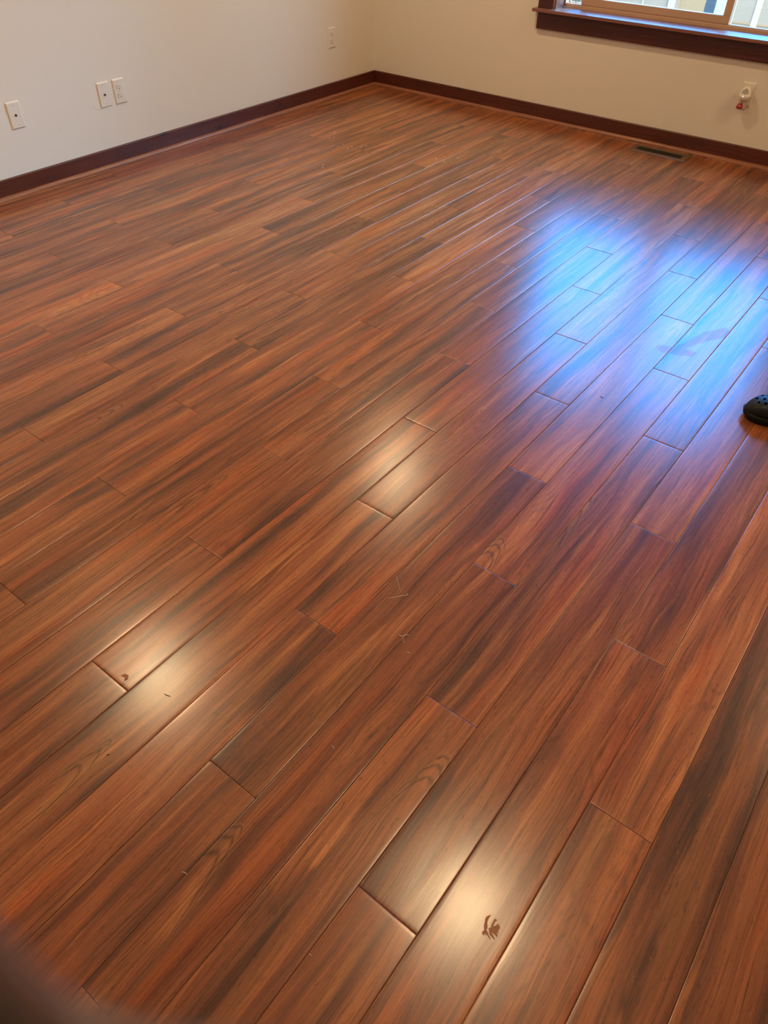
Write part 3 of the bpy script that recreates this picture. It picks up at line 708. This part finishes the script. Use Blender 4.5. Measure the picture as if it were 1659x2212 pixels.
tube(bm, [(.155 + .120 * math.sin(t), .050 * math.cos(t), .058 + .006 * math.sin(t)) for t in [PI * k / 14 for k in range(15)]], .004, 8)
from_bm('heel_strap', bm, M['rubber'], clog, True)
def dome_z(s, y):
    hw = max(.003, halfw(s) - .0035); c = min(1, abs(y) / hw) ** (1 / .72); return .022 + (top_h(s) - .022) * math.sqrt(1 - c * c) ** .62
for s, y in [(.030, .012), (.031, -.011), (.047, .024), (.048, .001), (.048, -.022), (.066, .032), (.066, .011), (.067, -.011), (.067, -.031), (.086, .023), (.087, .001), (.087, -.022), (.106, .012), (.106, -.011)]:
    z = dome_z(s, y); e = .003
    nx = -(dome_z(s + e, y) - dome_z(s - e, y)) / (2 * e); ny = -(dome_z(s, y + e) - dome_z(s, y - e)) / (2 * e)
    q = Vector((nx, ny, 1)).to_track_quat('Z', 'Y').to_matrix().to_4x4()
    bm = bmesh.new(); lathe(bm, [(.0043, -.003), (.0043, .0003), (.0001, .0002)], 14, Matrix.Translation((s, y, z)) @ q, cap=False)
    from_bm('vent_hole', bm, M['hole'], upper)

# ------------------------------------------------------------------ little things lying on the floor
def fiber(label, pts, r=.0006, mat='lint', name='lint_thread'):
    bm = bmesh.new(); tube(bm, [(x, y, .0008) for x, y in pts], r * .7, 5); return tag(from_bm(name, bm, M[mat], None, True), label, 'debris')
def arc(cx, cy, r, a0, a1, n=9): return [(cx + r * math.cos(a0 + (a1 - a0) * k / n), cy + r * math.sin(a0 + (a1 - a0) * k / n)) for k in range(n + 1)]
fiber('long pale curled thread beside the dust scuff in the middle of the floor', [(2.9833, -3.7052), (3.0031, -3.7222), (3.0235, -3.74)], 0.0004, 'lint', 'lint_thread')
fiber('short bright wood splinter in the middle of the floor', [(3.011, -3.7721), (3.0225, -3.7593), (3.0313, -3.7468), (3.0393, -3.7387), (3.0385, -3.7319)], 0.0009, 'lint', 'lint_thread')
fiber('pale lint tuft below the bright splinter', [(3.0954, -3.8439), (3.1052, -3.8428), (3.1071, -3.8346), (3.1146, -3.8304)], 0.0008, 'lint', 'lint_thread')
fiber('small bent lint thread just below the pale lint tuft', [(3.1092, -3.8446), (3.1129, -3.8532), (3.1202, -3.8524)], 0.0004, 'lint', 'lint_thread')
fiber('tiny white shaving furthest below the lint tuft', [(3.137, -3.8716), (3.1451, -3.8685)], 0.0007, 'lint', 'lint_thread')
fiber('pale curled hair on the floor left of the blue window reflection', [(2.7789, -2.9954), (2.7677, -2.9721), (2.768, -2.9557), (2.78, -2.9525)], 0.0004, 'lint', 'lint_thread')
fiber('tangled pale hair near the blue reflection edge', [(2.6566, -2.9273), (2.6759, -2.929), (2.68, -2.9015), (2.6984, -2.9075), (2.6899, -2.9281)], 0.0004, 'lint', 'lint_thread')
fiber('tiny pale wood shaving near the lower left of the floor', [(3.1016, -4.4974), (3.1054, -4.4954), (3.1117, -4.4945)], 0.0007, 'lint', 'lint_thread')
fiber('pale curled hair on dark board at the bottom centre', [(3.3104, -4.3709), (3.3159, -4.3685), (3.3205, -4.3726), (3.3197, -4.3789)], 0.0004, 'lint', 'lint_thread')
fiber('straw coloured speck near the bottom centre', [(3.3659, -4.4544), (3.3707, -4.4541)], 0.0006, 'lint', 'lint_thread')
fiber('dark crumb at the lower edge of the left lamp reflection', [(2.8128, -4.4421), (2.8155, -4.4374)], 0.001, 'lintdark', 'wood_crumb')
fiber('dark curved splinter above right of the left lamp reflection mark', [(2.7938, -4.2795), (2.8019, -4.2775), (2.8083, -4.2754)], 0.0008, 'lintdark', 'wood_crumb')
fiber('dark crumb in the right part of the blue reflection', [(3.0396, -2.6569), (3.0503, -2.6586)], 0.001, 'lintdark', 'wood_crumb')
fiber('pale fleck on the board at lower centre left', [(3.1546, -4.1492), (3.1608, -4.1507)], 0.0006, 'lint', 'lint_thread')
for i, (x, y) in enumerate([(0.5261, -1.0594), (0.5418, -1.0821), (0.5792, -1.1686), (0.5924, -1.1457), (0.6896, -1.2678), (0.7252, -1.2596), (0.7962, -1.2648), (0.7844, -1.2422), (0.7848, -1.2089), (0.8345, -1.1887), (0.8269, -1.1621), (0.8381, -1.1414), (0.7206, -1.208), (0.866, -1.556), (0.8885, -1.5857), (1.2864, -1.0701), (1.3425, -1.0736), (1.3677, -0.9704)]):
    bm = bmesh.new(); prism(bm, [(x - .004, y - .001), (x + .001, y - .0022), (x + .0045, y + .0008), (x, y + .0022)], .0005, .0018)
    tag(from_bm('plaster_fleck', bm, M['lint']), 'tiny white plaster fleck on the floor in the far left quarter of the room', 'debris', 'plaster flecks on the far floor')

# paw-like dried smudge in the nearest lamp reflection
def blob(bm, pts, z0=.0006, z1=.0009): prism(bm, pts, z0, z1)
bm = bmesh.new()
for p in [[(3.5678, -4.2275), (3.5696, -4.2228), (3.573, -4.2196), (3.5725, -4.2264), (3.5736, -4.2315), (3.5732, -4.2351), (3.5701, -4.2355), (3.5681, -4.2312)], [(3.5704, -4.2372), (3.5742, -4.2336), (3.5783, -4.2396), (3.5791, -4.2448), (3.5771, -4.247), (3.5731, -4.2436)], [(3.5743, -4.2504), (3.5764, -4.2469), (3.5803, -4.2445), (3.5838, -4.2469), (3.5907, -4.2512), (3.5905, -4.2526), (3.5876, -4.2516), (3.5839, -4.2494), (3.5824, -4.2512), (3.579, -4.25), (3.5805, -4.2534), (3.5767, -4.2537)], [(3.5807, -4.2207), (3.5854, -4.2197), (3.5838, -4.2242), (3.5846, -4.2321), (3.582, -4.2354), (3.5808, -4.2292)], [(3.5804, -4.2399), (3.5825, -4.2363), (3.586, -4.231), (3.5891, -4.2286), (3.5895, -4.2335), (3.5934, -4.2356), (3.5983, -4.2395), (3.5988, -4.242), (3.5945, -4.2418), (3.589, -4.2403), (3.5901, -4.2433), (3.5969, -4.2469), (3.5969, -4.2479), (3.5925, -4.2472), (3.5871, -4.2469)], [(3.5881, -4.2268), (3.59, -4.2234), (3.5942, -4.226), (3.5954, -4.2269), (3.5955, -4.2327), (3.5976, -4.2362), (3.5938, -4.2353), (3.5884, -4.2317)]]: prism(bm, p, .0006, .0009)
tag(from_bm('floor_smudge', bm, M['smudge']), 'small brown paw-shaped dried smudge in the nearest lamp reflection', 'stain')
bm = bmesh.new(); prism(bm, [(2.6835, -4.3074), (2.6862, -4.2991), (2.6954, -4.297), (2.7014, -4.3034), (2.6992, -4.3112), (2.6947, -4.3056)], .0006, .0009)
tag(from_bm('floor_smudge', bm, M['smudge']), 'brown dried spot beside the board joint in the left lamp reflection', 'stain')


# faint marks on the left wall
bm = bmesh.new(); tube(bm, [(.0006, -2.556 + .004 * k, .235 - .0015 * k) for k in range(4)], .0009, 5)
tag(from_bm('wall_nick', bm, M['scuff'], None, True), 'tiny dark nick on the left wall between the coax plates', 'mark')
bm = bmesh.new(); tube(bm, [(.0003, y, z) for y, z in [(-2.3298, 0.3017), (-2.3271, 0.2926), (-2.3216, 0.283), (-2.3071, 0.2753), (-2.285, 0.2728), (-2.2648, 0.2732)]], .0007, 5)
tag(from_bm('wall_scratch', bm, M['scuff'], None, True), 'faint curved scratch on the wall below the paired coax plate', 'mark')

# ------------------------------------------------------------------ blurred phone case flap at the lower left
FLAP = [(-0.00337, 0.03268), (0.0026, 0.0248), (0.00586, 0.021), (0.00857, 0.01802), (0.01074, 0.01598), (0.01373, 0.01463), (0.01834, 0.01362), (0.0292, 0.01232), (0.03463, 0.00445), (0.03191, -0.01184), (0.00748, -0.02541), (-0.01152, -0.01455), (-0.01695, 0.00173), (-0.01423, 0.02616)]
fl = thing('phone_case_flap', 'out of focus plum leather phone case flap filling the lower left corner', 'phone case')
fl.matrix_world = Matrix(((0.79216, -0.4296, 0.43351, 3.64056), (0.61014, 0.54053, -0.57926, -4.68840), (0.01453, 0.72337, 0.69031, 1.28526), (0, 0, 0, 1)))
def rounded(pts, it=2):
    for _ in range(it):
        pts = [p for a, b in zip(pts, pts[1:] + pts[:1]) for p in ((a[0] * .75 + b[0] * .25, a[1] * .75 + b[1] * .25), (a[0] * .25 + b[0] * .75, a[1] * .25 + b[1] * .75))]
    return pts
bm = bmesh.new(); prism(bm, rounded(FLAP), -.0009, .0009); from_bm('cover', bm, M['case'], fl)
bm = bmesh.new(); tube(bm, [(x, y, .0004) for x, y in rounded(FLAP)], .0011, 8, True); from_bm('edge_highlight', bm, M['caseedge'], fl, True)  # paler rim tube, its grey stands in for the highlight along the edge


# ------------------------------------------------------------------ outdoors through the window
struct(box('ground', -14, 22, TH + .3, 30, -.75, -.65, M['ground']))
nb = thing('neighbor_house', 'pale neighbouring house with white corner trim outside the window', 'building', (0, 6, -.65))
NYW = 0.0
box('siding_wall', -9, 9, NYW, NYW + 4, 0, 2.75, M['siding'], nb)
box('roof', -9.4, 9.4, NYW - .35, NYW + 4.4, 2.75, 2.9, M['roof'], nb)
def nbox(name, x0, x1, z0, z1, d, mat): return box(name, x0, x1, NYW - d, NYW - .001, z0, z1, M[mat], nb)
nbox('trim_board', -.085, .0, 0, 2.74, .03, 'outtrim')
post = thing('porch_post', 'grey and white porch post outside, seen through the sliding sash', 'post', (0, 2.0, -.65))
PX0, PX1, PX2 = 1.598, 1.673, 1.746
box('post_shaft', PX0, PX1, 0, .10, 0, 5.2, M['gutter'], post, .003)
box('post_facing', PX1 + .001, PX2, .0, .10, 0, 5.2, M['outtrim'], post, .003)
nbox('siding_panel', .0, .05, 0, 2.74, .012, 'siding2')
nbox('siding_panel', -1.6, -.085, 0, 2.74, .012, 'siding2')
for k in range(3): nbox('batten', -.42 - .42 * k, -.405 - .42 * k, 0, 2.74, .022, 'outtrim')
wn = nbox('garage_door', .64, 3.2, 0, 2.2, .015, 'siding2')
for k in range(5): box('rail', .64, 3.2, NYW - .022, NYW - .0155, .38 + .3 * k, .40 + .3 * k, M['siding'], wn)
for k in range(6): box('stile', .95 + .42 * k, 1.02 + .42 * k, NYW - .024, NYW - .0155, 0, 2.2, M['outtrim'], wn)
